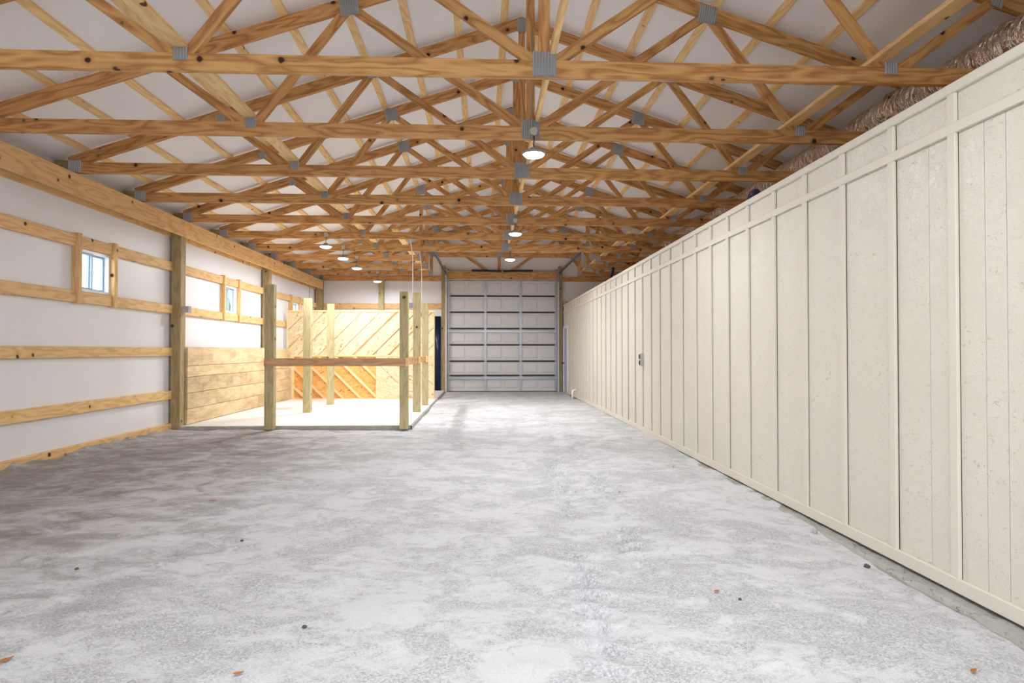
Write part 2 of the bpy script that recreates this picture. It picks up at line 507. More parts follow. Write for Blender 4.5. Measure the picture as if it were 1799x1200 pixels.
# banked against the left skirt board, washed low along the near right wall
Z += 0.036 * np.clip((-4.95 - GX) / 0.35, 0, 1) * (GY < 11.2) * (1 + 1.6 * vnoise(GX * 2, GY * 2.0, 23) + 2.0 * vnoise(GX * 3, GY * 6, 24))
Z -= 0.022 * np.clip((GY - 10.6) / 0.4, 0, 1) * (GY < 11.25) * (GX < -1.25)
Z -= 0.075 * np.clip((GX - 1.9) / 0.7, 0, 1) ** 1.5 * np.clip((6.2 - GY) / 3.2, 0, 1)
# the slab area stays below the concrete
under = (GX < -1.33) & (GY > 11.25)
Z = np.where(under, np.minimum(Z, -0.02) - 0.02, Z)
nx, ny = len(xs), len(ys)
verts = np.stack([GX.ravel(), GY.ravel(), Z.ravel()], 1)
idx = np.arange(nx * ny).reshape(ny, nx)
quads = np.stack([idx[:-1, :-1].ravel(), idx[:-1, 1:].ravel(), idx[1:, 1:].ravel(), idx[1:, :-1].ravel()], 1)
me = bpy.data.meshes.new('floor')
me.vertices.add(len(verts)); me.vertices.foreach_set('co', verts.ravel())
me.loops.add(quads.size); me.loops.foreach_set('vertex_index', quads.ravel())
me.polygons.add(len(quads)); me.polygons.foreach_set('loop_start', np.arange(0, quads.size, 4))
me.polygons.foreach_set('use_smooth', np.ones(len(quads), bool))
me.update(calc_edges=True); me.materials.append(M['gravel'])
floor = tag(link('floor', me), kind='structure')
def floor_h(x, y):
    i = int(np.argmin(abs(xs - x))); j = int(np.argmin(abs(ys - y)))
    return float(Z[j, i])

g = MB().box(-90, 90, -60, 110, -0.5, -0.15).mesh('ground', M['bounce_ground'])
tag(link('ground', g), kind='structure')

slab = MB().box(-5.36, -1.28, 11.22, 21.06, -0.12, 0.052).mesh('concrete_slab', M['slab'])
slab_o = tag(link('concrete_slab', slab), kind='structure')
# rough poured edge around the slab
def ragged(p0, p1, top, depth, thick, n, seed, mat, name, parent):
    r = random.Random(seed); v = []; f = []
    p0, p1 = Vector(p0), Vector(p1); d = (p1 - p0).normalized(); o = Vector((d.y, -d.x, 0))
    for i in range(n + 1):
        p = p0.lerp(p1, i / n); j = r.uniform(-0.008, 0.008)
        v += [tuple(p + Vector((0, 0, top + r.uniform(-.003, .003)))), tuple(p + o * (thick + j) + Vector((0, 0, top - 0.012 + r.uniform(-.006, .006)))),
              tuple(p + o * (thick + j + 0.01) + Vector((0, 0, top - depth)))]
    for i in range(n):
        a = i * 3
        f += [(a, a + 1, a + 4, a + 3), (a + 1, a + 2, a + 5, a + 4)]
    return link(name, mesh_from(name, v, f, mat), parent)
ragged((-5.2, 11.22, 0), (-1.28, 11.22, 0), 0.05, 0.14, 0.02, 60, 3, M['footing'], 'slab_edge', slab_o)
ragged((-1.28, 11.22, 0), (-1.28, 21.0, 0), 0.05, 0.14, 0.03, 90, 4, M['footing'], 'slab_edge', slab_o)

# ------------------------------------------------------------------ roof liner and purlins
p = [(-5.75, roof_z(-5.75) + 0.040), (RX, ZR + 0.040), (6.75, roof_z(6.75) + 0.040), (6.75, roof_z(6.75) + 0.10), (RX, ZR + 0.10), (-5.75, roof_z(-5.75) + 0.10)]
mb = MB(); mb.prism([p[0], p[1], p[4], p[5]], YFRONT - 0.1, YBACK + 0.1); mb.prism([p[1], p[2], p[3], p[4]], YFRONT - 0.1, YBACK + 0.1)
ceiling = tag(link('ceiling', mb.mesh('ceiling', M['roof'])), kind='structure')
ang = math.atan(SL)
for side in (-1, 1):
    for k in range(10):
        r = 0.24 + 0.6 * k
        x = RX + side * r
        if not (-5.5 < x < 6.5): continue
        z = roof_z(x) + 0.019 + 0.001
        for (ya, yb) in ((2.6, YN(2) + 0.4), (YN(2) + 0.4, YN(6) + 0.4), (YN(6) + 0.4, 21.0)):
            o = link('purlin', boxmesh(yb - ya - 0.004, 0.089, 0.038, M['pale']), ceiling, (x, (ya + yb) / 2, z))
            o.rotation_euler = Matrix.Rotation(side * ang, 4, 'Y').to_euler()
            o.rotation_euler = (Matrix.Rotation(side * ang, 4, 'Y') @ Matrix.Rotation(math.pi / 2, 4, 'Z')).to_euler()

# ------------------------------------------------------------------ left wall
WIN = [(8.68, 9.42, 2.145, 2.715), (13.40, 14.14, 2.145, 2.715), (18.02, 18.76, 2.145, 2.715)]
mb = MB()
y = YFRONT
for (a, b, z0, z1) in WIN:
    mb.box(XL - 0.04, XL, y, a, -0.15, 3.60)
    mb.box(XL - 0.04, XL, a, b, -0.15, z0); mb.box(XL - 0.04, XL, a, b, z1, 3.60)
    y = b
mb.box(XL - 0.04, XL, y, YBACK, -0.15, 3.60)
mb.box(-5.60, -5.56, YFRONT, YBACK, 3.60, roof_z(-5.58) + 0.05)
mb.box(-5.60, XL, YFRONT, YBACK, 3.56, 3.60)
wall_left = tag(link('wall_left', mb.mesh('wall_left', M['liner'])), kind='structure')
GF = -5.34
P1, P2, P3 = 11.20, 15.72, 20.60
GZ = [(2.72, 2.875), (1.985, 2.135), (1.258, 1.402), (0.520, 0.668)]
for (ya, yb, ks) in ((3.0, P1, (0, 1, 2, 3)), (P1 + 0.19, P2, (0, 1)), (P2 + 0.19, P3, (0, 1))):
    for k in ks:
        z0, z1 = GZ[k]
        cuts = [(ya, yb)]
        if k < 2:
            w = [q for q in WIN if ya < q[0] < yb][0]
            cuts = [(ya, w[0] - 0.08), (w[0] + 0.01, w[1] - 0.01), (w[1] + 0.08, yb)]
        for (a, b) in cuts:
            board('girt', XL + 0.001, GF, a, b, z0, z1, M['girt'], wall_left)
for (a, b, z0, z1) in WIN:
    board('window_framing', XL + 0.001, GF + 0.035, a - 0.08, a - 0.002, 1.97, 2.90, M['girt'], wall_left)
    board('window_framing', XL + 0.001, GF + 0.035, b + 0.002, b + 0.08, 1.97, 2.90, M['girt'], wall_left)
for yp in (P1, P2, P3):
    board('post', GF - 0.03, -5.205, yp, yp + 0.19, -0.1, 3.60, M['post'], wall_left)
for (ya, yb) in ((2.4, P1 + 0.05), (P1 + 0.053, 20.74)):
    board('header_beam', -5.200, -5.160, ya, yb, 3.315, 3.600, M['girt'], wall_left)
    board('outer_header', -5.395, -5.375, ya, yb, 3.30, 3.585, M['girt'], wall_left)
# skirt board, its foot buried in gravel
board('skirt_board', XL + 0.001, GF, 2.4, P1, -0.08, 0.108, M['girt'], wall_left)

# windows: white vinyl sliders
for i, (a, b, z0, z1) in enumerate(WIN):
    cy, cz = (a + b) / 2, (z0 + z1) / 2
    w = tag(empty('window_%d' % (i + 1), (XL, cy, z0)), kind='structure')
    f = MB(); t = 0.035
    x0, x1 = XL - 0.09, XL + 0.025
    f.box(x0, x1, a, a + t, z0, z1).box(x0, x1, b - t, b, z0, z1).box(x0, x1, a + t, b - t, z0, z0 + t).box(x0, x1, a + t, b - t, z1 - t, z1)
    link('window_frame', f.mesh('window_frame', M['vinyl']), w, (0, 0, 0))
    for (ya, yb, xo) in ((a + t, cy + 0.02, 0.0), (cy - 0.02, b - t, -0.035)):
        s = MB(); u = 0.028; xa, xb = XL - 0.035 + xo, XL - 0.005 + xo
        s.box(xa, xb, ya, ya + u, z0 + t, z1 - t).box(xa, xb, yb - u, yb, z0 + t, z1 - t)
        s.box(xa, xb, ya + u, yb - u, z0 + t, z0 + t + u).box(xa, xb, ya + u, yb - u, z1 - t - u, z1 - t)
        so = link('sash', s.mesh('sash', M['sash']), w, (0, 0, 0))
        pn = MB().box((xa + xb) / 2 - 0.003, (xa + xb) / 2 + 0.003, ya + u, yb - u, z0 + t + u, z1 - t - u)
        link('pane', pn.mesh('pane', M['glass']), so, (0, 0, 0))
    lk = MB().box(XL - 0.005, XL + 0.015, cy + 0.0, cy + 0.02, cz - 0.04, cz + 0.04)
    link('latch', lk.mesh('latch', M['galv']), w, (0, 0, 0))

# ------------------------------------------------------------------ back wall
gable = [(-5.60, -0.15), (6.50, -0.15), (6.50, roof_z(6.5) + 0.05), (RX, ZR + 0.05), (-5.60, roof_z(-5.6) + 0.05)]
wall_back = tag(link('wall_back', MB().prism(gable, YBACK, YBACK + 0.08).mesh('wall_back', M['liner'])), kind='structure')
YB = YBACK - 0.002
board('top_plate', -5.22, -1.392, YB - 0.12, YB, 3.655, 3.79, M['truss'], wall_back)
board('top_plate', 2.592, 6.44, YB - 0.12, YB, 3.655, 3.79, M['truss'], wall_back)
board('girt', -5.22, -3.435, YB - 0.05, YB, 2.715, 2.895, M['girt'], wall_back)
board('girt', -3.255, -1.392, YB - 0.05, YB, 2.715, 2.895, M['girt'], wall_back)
board('girt', 2.592, 6.44, YB - 0.05, YB, 2.715, 2.895, M['girt'], wall_back)
board('post', -3.43, -3.26, YB - 0.16, YB, 0.053, 3.65, M['treated'], wall_back)
board('post', -5.36, -5.225, YB - 0.20, YB, 0.053, 3.65, M['post'], wall_back)
for (xa, xb) in ((-1.385, -1.255), (2.472, 2.588)):
    board('door_post', xa, xb, YB - 0.16, YB, -0.05, 4.02, M['post'], wall_back)
    cap = MB().lathe([(0.078, 0), (0.078, 0.05), (0.066, 0.10), (0.03, 0.125)], 16)
    link('post_top', cap.mesh('post_top', M['truss'], True), wall_back, ((xa + xb) / 2, YB - 0.082, 4.02))
board('door_header', -1.25, 2.467, YB - 0.10, YB, 3.715, 3.995, M['truss'], wall_back)
# liner strip and small loose blocks over the room beside the big door
board('blocking', 2.60, 2.98, YB - 0.14, YB, 2.87, 2.97, M['truss'], wall_back)

# ------------------------------------------------------------------ outer right wall and front wall, its unseen doorway added to let daylight in
wr = MB().box(XR, XR + 0.05, YFRONT, YBACK, -0.15, roof_z(XR) + 0.05)
tag(link('wall_outer_right', wr.mesh('wall_outer_right', M['liner'])), kind='structure')
fw = MB()
fw.box(-5.60, -3.6, YFRONT - 0.08, YFRONT, -0.15, 3.7); fw.box(3.0, 6.50, YFRONT - 0.08, YFRONT, -0.15, 3.7)
fw.prism([(-5.60, 3.7), (6.50, 3.7), (6.50, roof_z(6.5) + 0.05), (RX, ZR + 0.05), (-5.60, roof_z(-5.6) + 0.05)], YFRONT - 0.08, YFRONT)
tag(link('wall_front', fw.mesh('wall_front', M['liner'])), kind='structure')

# ------------------------------------------------------------------ cream board-and-batten partition on the right
XW = 2.635                                  # face of the sheathing; battens stand proud of it
ZT = 2.845
DY0, DY1, DZ = 19.98, 20.96, 2.07           # small door opening
mb = MB()
mb.box(XW + 0.012, XW + 0.10, YFRONT + 0.01, DY0, 0.02, ZT - 0.01)
mb.box(XW + 0.012, XW + 0.10, DY0, DY1, DZ, ZT - 0.01)
mb.box(XW + 0.012, XW + 0.10, DY1, YBACK - 0.165, 0.02, ZT - 0.01)
wall_right = tag(link('wall_right', mb.mesh('wall_right', M['sheath'])), kind='structure')
BY = [3.455, 3.985, 4.555, 5.11, 5.66, 6.235, 6.76, 7.28, 7.815, 8.36, 8.905, 9.455, 9.95]
step = 0.535
while BY[-1] < 20.9: BY.append(BY[-1] + step)
BY = [2.90, 2.36, 1.82][::-1] + BY
BY = [b for b in BY if b < 20.95]
edges = BY + [YBACK - 0.17]
pcol = M['cream']
GRO = {3: [3.66], 2: [3.10, 3.24]}          # fine sheet seams in the nearest bays
for i in range(len(edges) - 1):
    a, b = edges[i], edges[i + 1]
    hi = 2.60
    # upper short panel
    link('panel', boxmesh(b - a - 0.036, 0.012, 2.80 - 2.60, pcol), wall_right, (XW + 0.006, (a + b) / 2 - 0.016, 2.70), (0, 0, math.pi / 2))
    cuts = [a] + GRO.get(i, []) + [b - 0.034]
    for c, d in zip(cuts[:-1], cuts[1:]):
        segs = [(c, d, 0.02)]
        if d > DY0 and c < DY1:
            segs = []
            if c < DY0: segs.append((c, DY0, 0.02))
            segs.append((max(c, DY0), min(d, DY1), DZ))
            if d > DY1: segs.append((DY1, d, 0.02))
        for (e, f2, zb) in segs:
            if f2 - e < 0.02: continue
            link('panel', boxmesh(f2 - e - 0.004, 0.012, 2.58 - zb, pcol), wall_right, (XW + 0.006, (e + f2) / 2, (2.58 + zb) / 2), (0, 0, math.pi / 2))
for i, bb in enumerate(BY):
    j = rng.uniform(-0.004, 0.004)
    for (z0, z1) in ((0.092, 2.562), (2.622, 2.788)):
        if DY0 - 0.06 < bb < DY1 + 0.06 and z0 < 1: z0 = DZ + 0.09
        board('batten', XW - 0.022, XW - 0.0005, bb - 0.030 + j, bb + 0.030 + j, z0, z1, M['cream_trim'], wall_right)
for (ya, yb) in ((1.3, 6.2), (6.203, 11.1), (11.103, 16.0), (16.003, YBACK - 0.17)):
    board('rail', XW - 0.024, XW - 0.0005, ya, yb, 2.562, 2.622, M['cream_trim'], wall_right)
    board('top_rail', XW - 0.026, XW + 0.11, ya, yb, 2.790, 2.848, M['cream_trim'], wall_right)
    if ya < 16: board('base_rail', XW - 0.026, XW - 0.0005, ya, yb, 0.012, 0.092, M['cream_trim'], wall_right)
board('base_rail', XW - 0.026, XW - 0.0005, 16.003, DY0 - 0.07, 0.012, 0.092, M['cream_trim'], wall_right)
# loft floor over the enclosed room
tag(link('ceiling_room', MB().box(XW + 0.11, XR - 0.002, YFRONT + 0.02, YBACK - 0.2, 2.74, 2.80).mesh('ceiling_room', M['osb'])), kind='structure')
# lumpy footing under the cream wall
r = random.Random(5); v = []; f = []
n = 150
for i in range(n + 1):
    yy = 1.4 + (19.9 - 1.4) * i / n
    e = r.uniform(-0.010, 0.012) + 0.012 * math.sin(i * 0.9)
    v += [(XW + 0.09, yy, -0.004 + r.uniform(-.004, .004)), (XW - 0.075 + e, yy, -0.012 + r.uniform(-.008, .006)), (XW - 0.098 + e, yy, -0.045 + r.uniform(-.01, .01)), (XW - 0.105 + e, yy, -0.2)]
for i in range(n):
    a = i * 4
    for k in range(3): f.append((a + k, a + k + 1, a + k + 5, a + k + 4))
tag(link('trim_1', mesh_from('footing', v, f, M['footing'])), kind='structure')

# small white door at the far end of the cream wall
d2 = tag(empty('door_2', (XW, (DY0 + DY1) / 2, 0.0)), kind='structure')
fr = MB(); xa, xb = XW - 0.03, XW + 0.06
fr.box(xa, xb, DY0 - 0.06, DY0 + 0.02, -0.02, DZ + 0.07).box(xa, xb, DY1 - 0.02, YBACK - 0.175, -0.02, DZ + 0.07).box(xa, xb, DY0 + 0.02, DY1 - 0.02, DZ - 0.01, DZ + 0.07)
link('door_frame', fr.mesh('door_frame', M['mandoor']), d2)
lf = MB().box(XW + 0.01, XW + 0.05, DY0 + 0.022, DY1 - 0.022, 0.0, DZ - 0.012)
for (z0, z1) in ((0.22, 0.92), (1.08, 1.88)):
    for (ya, yb) in ((DY0 + 0.14, DY0 + 0.43), (DY0 + 0.55, DY0 + 0.84)):
        lf.box(XW + 0.003, XW + 0.01, ya, yb, z0, z1)
lo = link('door_leaf', lf.mesh('door_leaf', M['doorblue']), d2)
kn = MB().tube([(XW + 0.01, DY1 - 0.10, 0.94), (XW - 0.035, DY1 - 0.10, 0.94), (XW - 0.04, DY1 - 0.10, 0.94), (XW - 0.075, DY1 - 0.10, 0.94)], [0.014, 0.014, 0.032, 0.024], 12)
link('knob', kn.mesh('knob', M['black'], True), lo)

# ------------------------------------------------------------------ overhead sectional door
d1 = tag(empty('door_1', (0.62, YBACK - 0.05, 0)), kind='structure')
DX0, DX1 = -1.19, 2.42
YD = YBACK - 0.055                          # inner skin of the sections
SZ = [0.02, 0.532, 1.00, 1.537, 2.075, 2.61, 3.145, 3.67]
SZ[1] = 0.53
colx = [DX0, 0.05, 1.215, DX1]
for i in range(7):
    z0, z1 = SZ[i], SZ[i + 1]
    m = MB().box(DX0, DX1, YD, YD + 0.045, z0 + 0.022 if i else z0, z1 - 0.0)
    for c in range(3):
        xa, xb = colx[c] + 0.07, colx[c + 1] - 0.07
        half = (xb - xa - 0.10) / 2
        for (pa, pb) in ((xa, xa + half), (xa + half + 0.10, xb)):
            za, zb = z0 + 0.10, z1 - 0.085
            b0 = len(m.v); e = 0.018
            m.v += [(pa, YD, za), (pb, YD, za), (pb, YD, zb), (pa, YD, zb), (pa + e, YD - 0.010, za + e), (pb - e, YD - 0.010, za + e), (pb - e, YD - 0.010, zb - e), (pa + e, YD - 0.010, zb - e)]
            m.f += [tuple(b0 + k for k in q) for q in ((4, 5, 6, 7), (0, 1, 5, 4), (1, 2, 6, 5), (2, 3, 7, 6), (3, 0, 4, 7))]
            e2 = 0.05
            m.box(pa + e2, pb - e2, YD - 0.016, YD - 0.009, za + e2, zb - e2)
    sec = link('section', m.mesh('section', M['doorskin']), d1)
    if i:
        for c in range(3):
            link('seam_seal', MB().box(colx[c] + 0.045, colx[c + 1] - 0.045, YD - 0.014, YD + 0.03, z0 - 0.026, z0 + 0.028).mesh('seam_seal', M['black']), d1)
        for x in (DX0 + 0.05, colx[1], colx[2], DX1 - 0.05):
            h = MB().box(x - 0.03, x + 0.03, YD - 0.034, YD - 0.025, z0 - 0.06, z0 + 0.06).tube([(x - 0.035, YD - 0.038, z0), (x + 0.035, YD - 0.038, z0)], 0.010, 8)
            link('hinge', h.mesh('hinge', M['galv']), d1)
    for x, w in ((DX0 + 0.03, 0.03), (colx[1], 0.033), (colx[2], 0.033), (DX1 - 0.03, 0.03)):
        s = MB().box(x - w, x + w, YD - 0.025, YD + 0.002, z0 + 0.03, z1 - 0.03).box(x - w * 0.5, x + w * 0.5, YD - 0.030, YD - 0.024, z0 + 0.05, z1 - 0.05)
        link('stile', s.mesh('stile', M['galv']), d1)
for z in (1.985, 0.452):
    s = MB().box(DX0 + 0.01, DX1 - 0.01, YD - 0.075, YD - 0.036, z - 0.004, z + 0.004).box(DX0 + 0.01, DX1 - 0.01, YD - 0.046, YD - 0.036, z - 0.045, z + 0.045).box(DX0 + 0.01, DX1 - 0.01, YD - 0.078, YD - 0.072, z - 0.035, z + 0.02)
    link('strut', s.mesh('strut', M['galv']), d1)
link('bottom_seal', MB().box(DX0, DX1, YD - 0.01, YD + 0.045, -0.02, 0.02).mesh('bottom_seal', M['black']), d1)
link('top_strip', MB().box(DX0 - 0.03, DX1 + 0.03, YD - 0.03, YD + 0.04, 3.67, 3.712).mesh('top_strip', M['galv']), d1)
for sx, x in ((-1, -1.235), (1, 2.452)):
    s = MB().box(x - 0.028, x + 0.028, YD - 0.150, YD - 0.143, 0.0, 3.62).box(x + sx * 0.022, x + sx * 0.028, YD - 0.150, YD - 0.09, 0.0, 3.62).box(x + sx * 0.022, x + sx * 0.028, YD - 0.09, YD - 0.0, 0.0, 3.2)
    link('vertical_track', s.mesh('vertical_track', M['conduit']), d1)
    pts = []
    for k in range(9):
        a = k / 8 * math.pi / 2
        pts.append((x, YD - 0.12 - 0.30 * (1 - math.cos(a)), 3.60 + 0.30 * math.sin(a)))
    ye = 16.35
    pts.append((x + sx * 0.05, ye, 3.925))
    ht = MB()
    for i in range(len(pts) - 1):
        a, b = Vector(pts[i]), Vector(pts[i + 1]); d = (b - a).normalized(); nn = d.cross(Vector((1, 0, 0))).normalized()
        for (o1, o2, t1, t2) in ((-0.030, 0.030, 0.0, 0.006), (0.024, 0.030, -0.045, 0.0), (-0.030, -0.024, -0.02, 0.0)):
            b0 = len(ht.v)
            for q in (a, b):
                for (xx, tt) in ((o1, t1), (o2, t1), (o2, t2), (o1, t2)):
                    ht.v.append(tuple(q + Vector((xx * sx, 0, 0)) + nn * tt))
            ht.f += [tuple(b0 + k for k in q) for q in ((0, 1, 2, 3), (7, 6, 5, 4), (0, 4, 5, 1), (1, 5, 6, 2), (2, 6, 7, 3), (3, 7, 4, 0))]
    link('horizontal_track', ht.mesh('horizontal_track', M['galv']), d1)
    hg = MB().box(x + sx * 0.06, x + sx * 0.066, YN(8) + 0.005, YN(8) + 0.04, 3.93, 4.22)
    link('track_hanger', hg.mesh('track_hanger', M['galv']), d1)
    br = MB().box(x - 0.05, x + 0.05, YD - 0.20, YD - 0.055, 3.86, 4.02)
    link('bearing_plate', br.mesh('bearing_plate', M['galv']), d1)
    dr = MB().tube([(x - sx * 0.05, YD - 0.16, 3.955), (x - sx * 0.12, YD - 0.16, 3.955)], 0.05, 16)
    link('cable_drum', dr.mesh('cable_drum', M['galv']), d1)
link('torsion_shaft', MB().tube([(-1.27, YD - 0.16, 3.955), (2.48, YD - 0.16, 3.955)], 0.011, 8).mesh('torsion_shaft', M['galv']), d1)
for (xa, xb) in ((-0.40, 0.575), (0.625, 1.60)):
    pts = []; rad = []
    nseg = 90
    for k in range(nseg + 1):
        t = k / nseg
        pts.append((xa + (xb - xa) * t, YD - 0.16, 3.955 + 0.012 * (2 * abs((xa + (xb - xa) * t - 0.6) / 1.0)) * 0.6))
        rad.append(0.033 + (0.004 if k % 2 else -0.001))
    link('torsion_spring', MB().tube(pts, rad, 12).mesh('torsion_spring', M['black'], True), d1)
link('center_bracket', MB().box(0.58, 0.62, YD - 0.20, YD - 0.055, 3.90, 4.03).mesh('center_bracket', M['galv']), d1)

# ------------------------------------------------------------------ roof trusses
TH = 0.060                                   # chord thickness
CH, WH = 0.140, 0.089
LL, LR = 5.86, 5.90
RZ = ZR - ZB                                 # local ridge height
CV = CH / math.cos(ang)
def topb(x): return RZ - CV - abs(x) * SL    # underside of the top chord, local

RIB = {}
def plate_mesh(w, h):
    k = (round(w, 3), round(h, 3))
    if k in RIB: return RIB[k]
    nr = max(4, int(round(w / 0.025)))
    m = MB(); xs_ = [(-w / 2 + w * i / (2 * nr)) for i in range(2 * nr + 1)]
    b = 0
    for i, x in enumerate(xs_):
        d = -0.012 if i % 2 else -0.003
        m.v += [(x, d, -h / 2), (x, d, h / 2)]
    for i in range(2 * nr): m.f.append((2 * i, 2 * i + 2, 2 * i + 3, 2 * i + 1))
    m.box(-w / 2, w / 2, -0.003, 0.001, -h / 2, h / 2)
    RIB[k] = m.mesh('gusset_plate', M['plate'])
    return RIB[k]

def strip(p, q, w):
    d = Vector((q[0] - p[0], q[1] - p[1])); L = d.length; d /= L
    nrm = Vector((-d.y, d.x)); e = 0.35
    P = Vector(p) - d * e; Q = Vector(q) + d * e
    return [tuple(P - nrm * w / 2), tuple(Q - nrm * w / 2), tuple(Q + nrm * w / 2), tuple(P + nrm * w / 2)], math.atan2(d.y, d.x)

JB, JT1, JT2 = 2.98, 1.95, 3.93
KW = 0.045
def web(par, p, q, lo, hi, zfloor=CH, mat='truss'):
    poly, a = strip(p, q, WH)
    sgn = 1 if (lo + hi) > 0 else -1
    poly = clip(poly, 0, -1, -zfloor)
    # under the top chord: z <= RZ-CV -|x|/3 on the web's side
    poly = clip(poly, sgn * SL, 1, RZ - CV - 0.001)
    poly = clip(poly, 1, 0, hi); poly = clip(poly, -1, 0, -lo)
    if len(poly) >= 3:
        member('web', poly, a, 0.006, TH - 0.006, M[mat], par)

def plate(par, x, z, w, h, tilt=0.0):
    o = bpy.data.objects.new('gusset_plate', plate_mesh(w, h)); COL.objects.link(o)
    o.parent = par; o.location = (x, -0.001, z); o.rotation_euler = (0, tilt, 0)

ORD = ['first', 'second', 'third', 'fourth', 'fifth', 'sixth', 'seventh', 'eighth', 'ninth', 'tenth', 'eleventh']
TLAB = ['pine roof truss nearest the camera, without a lamp, its beam crossing the top',
        'second pine roof truss from the camera, round lamp hanging at its middle plate',
        'third pine roof truss from the camera, just behind the nearest round lamp',
        'fourth pine roof truss from the camera, between the first two middle lamps',
        'fifth pine roof truss from the camera, carrying the second middle lamp',
        'sixth pine roof truss from the camera, carrying the first lamp over the stalls',
        'seventh pine roof truss, the last with an unbroken bottom beam, one middle lamp on it',
        'eighth pine roof truss, first of three with a raised middle beam over the door tracks',
        'ninth pine roof truss, middle one of three with a raised middle beam',
        'tenth pine roof truss, last with a raised middle beam, farthest stall lamp on it',
        'pine gable truss standing against the white far wall above the big door']
for n in [-2] + list(range(11)):  # the truss behind the camera is unseen, added to hang a lamp
    y0 = YN(n) if n < 10 else YBACK - 0.068
    tr = tag(empty('roof_truss', (RX, y0, ZB)), TLAB[n] if n >= 0 else 'unseen pine roof truss behind the viewpoint, added to carry a lamp', 'truss', 'pine roof trusses')
    raised = n in (7, 8, 9)
    VL, VR = -2.10, 2.42
    RB = 0.56
    for s, L in ((-1, LL), (1, LR)):
        poly = [(0, RZ), (s * L, RZ - L * SL), (s * L, CH + 0.001), (s * 3 * (RZ - CV - CH), CH + 0.001), (0, RZ - CV)]
        member('top_chord', poly, -s * ang, 0, TH, M['truss'], tr)
    if not raised:
        xspl = 0.0
        member('bottom_chord', [(-LL, 0), (xspl - 0.001, 0), (xspl - 0.001, CH), (-LL, CH)], 0, 0, TH, M['truss'], tr)
        member('bottom_chord', [(xspl + 0.001, 0), (LR, 0), (LR, CH), (xspl + 0.001, CH)], 0, 0, TH, M['truss'], tr)
        kp = clip(clip([(-KW, CH), (KW, CH), (KW, RZ), (-KW, RZ)], SL, 1, RZ - CV - 0.001), -SL, 1, RZ - CV - 0.001)
        member('king_post', kp, math.pi / 2, 0.004, TH - 0.004, M['truss'], tr)
        for s in (-1, 1):
            web(tr, (0, 0.07), (s * JT1, topb(JT1) + 0.05), *((KW + 0.001, JT1 - 0.001) if s > 0 else (-JT1 + 0.001, -KW - 0.001)))
            web(tr, (s * JB, 0.07), (s * JT1, topb(JT1) + 0.05), *((JT1 + 0.001, JB - 0.001) if s > 0 else (-JB + 0.001, -JT1 - 0.001)))
            web(tr, (s * JB, 0.07), (s * JT2, topb(JT2) + 0.05), *((JB + 0.001, 5.5) if s > 0 else (-5.5, -JB - 0.001)))
        plate(tr, 0, 0.105, 0.20, 0.205)
    else:
        member('bottom_chord', [(-LL, 0), (VL + KW, 0), (VL + KW, CH), (-LL, CH)], 0, 0, TH, M['truss'], tr)
        member('bottom_chord', [(VR - KW, 0), (LR, 0), (LR, CH), (VR - KW, CH)], 0, 0, TH, M['truss'], tr)
        member('raised_chord', [(VL + KW + 0.001, RB), (VR - KW - 0.001, RB), (VR - KW - 0.001, RB + CH), (VL + KW + 0.001, RB + CH)], 0, 0, TH, M['truss'], tr)
        for xv in (VL, VR):
            s = 1 if xv > 0 else -1
            vp = clip([(xv - KW, CH + 0.001), (xv + KW, CH + 0.001), (xv + KW, RZ), (xv - KW, RZ)], s * SL, 1, RZ - CV - 0.001)
            member('end_post', vp, math.pi / 2, 0.004, TH - 0.004, M['truss'], tr)
            plate(tr, xv - s * 0.06, RB + 0.09, 0.22, 0.17)
            plate(tr, xv + s * 0.03, 0.08, 0.11, 0.13)
        kp = clip(clip([(-KW, RB + CH), (KW, RB + CH), (KW, RZ), (-KW, RZ)], SL, 1, RZ - CV - 0.001), -SL, 1, RZ - CV - 0.001)
        member('king_post', kp, math.pi / 2, 0.004, TH - 0.004, M['truss'], tr)
        for s, xv in ((-1, VL), (1, VR)):
            web(tr, (0, RB + 0.07), (s * JT1, topb(JT1) + 0.05), *((KW + 0.001, xv - KW - 0.001) if s > 0 else (xv + KW + 0.001, -KW - 0.001)), zfloor=RB + CH + 0.001)
            web(tr, (s * JB, 0.07), (s * (abs(xv) + 0.05), 0.95), *((xv + KW + 0.001, JB - 0.001) if s > 0 else (-JB + 0.001, xv - KW - 0.001)))
            web(tr, (s * JB, 0.07), (s * JT2, topb(JT2) + 0.05), *((JB + 0.001, 5.5) if s > 0 else (-5.5, -JB - 0.001)))
        plate(tr, 0, RB + 0.09, 0.17, 0.15)
    plate(tr, 0, RZ - 0.12, 0.125, 0.18)
    for s in (-1, 1):
        plate(tr, s * JT1, topb(JT1) + 0.035, 0.20, 0.19, -s * 0.0 + s * 0.16)
        plate(tr, s * JT2, topb(JT2) + 0.03, 0.11, 0.11, s * 0.30)
        plate(tr, s * JB, 0.130, 0.115, 0.105)
    plate(tr, -LL + 0.085, 0.085, 0.165, 0.150)
    plate(tr, LR - 0.085, 0.085, 0.165, 0.150)
    if n < 10:
        o = link('heel_block', boxmesh(0.165, 0.14, 0.20, M['post']), tr, (RX - LL - 0.085, y0 + 0.07, ZB + 0.062))

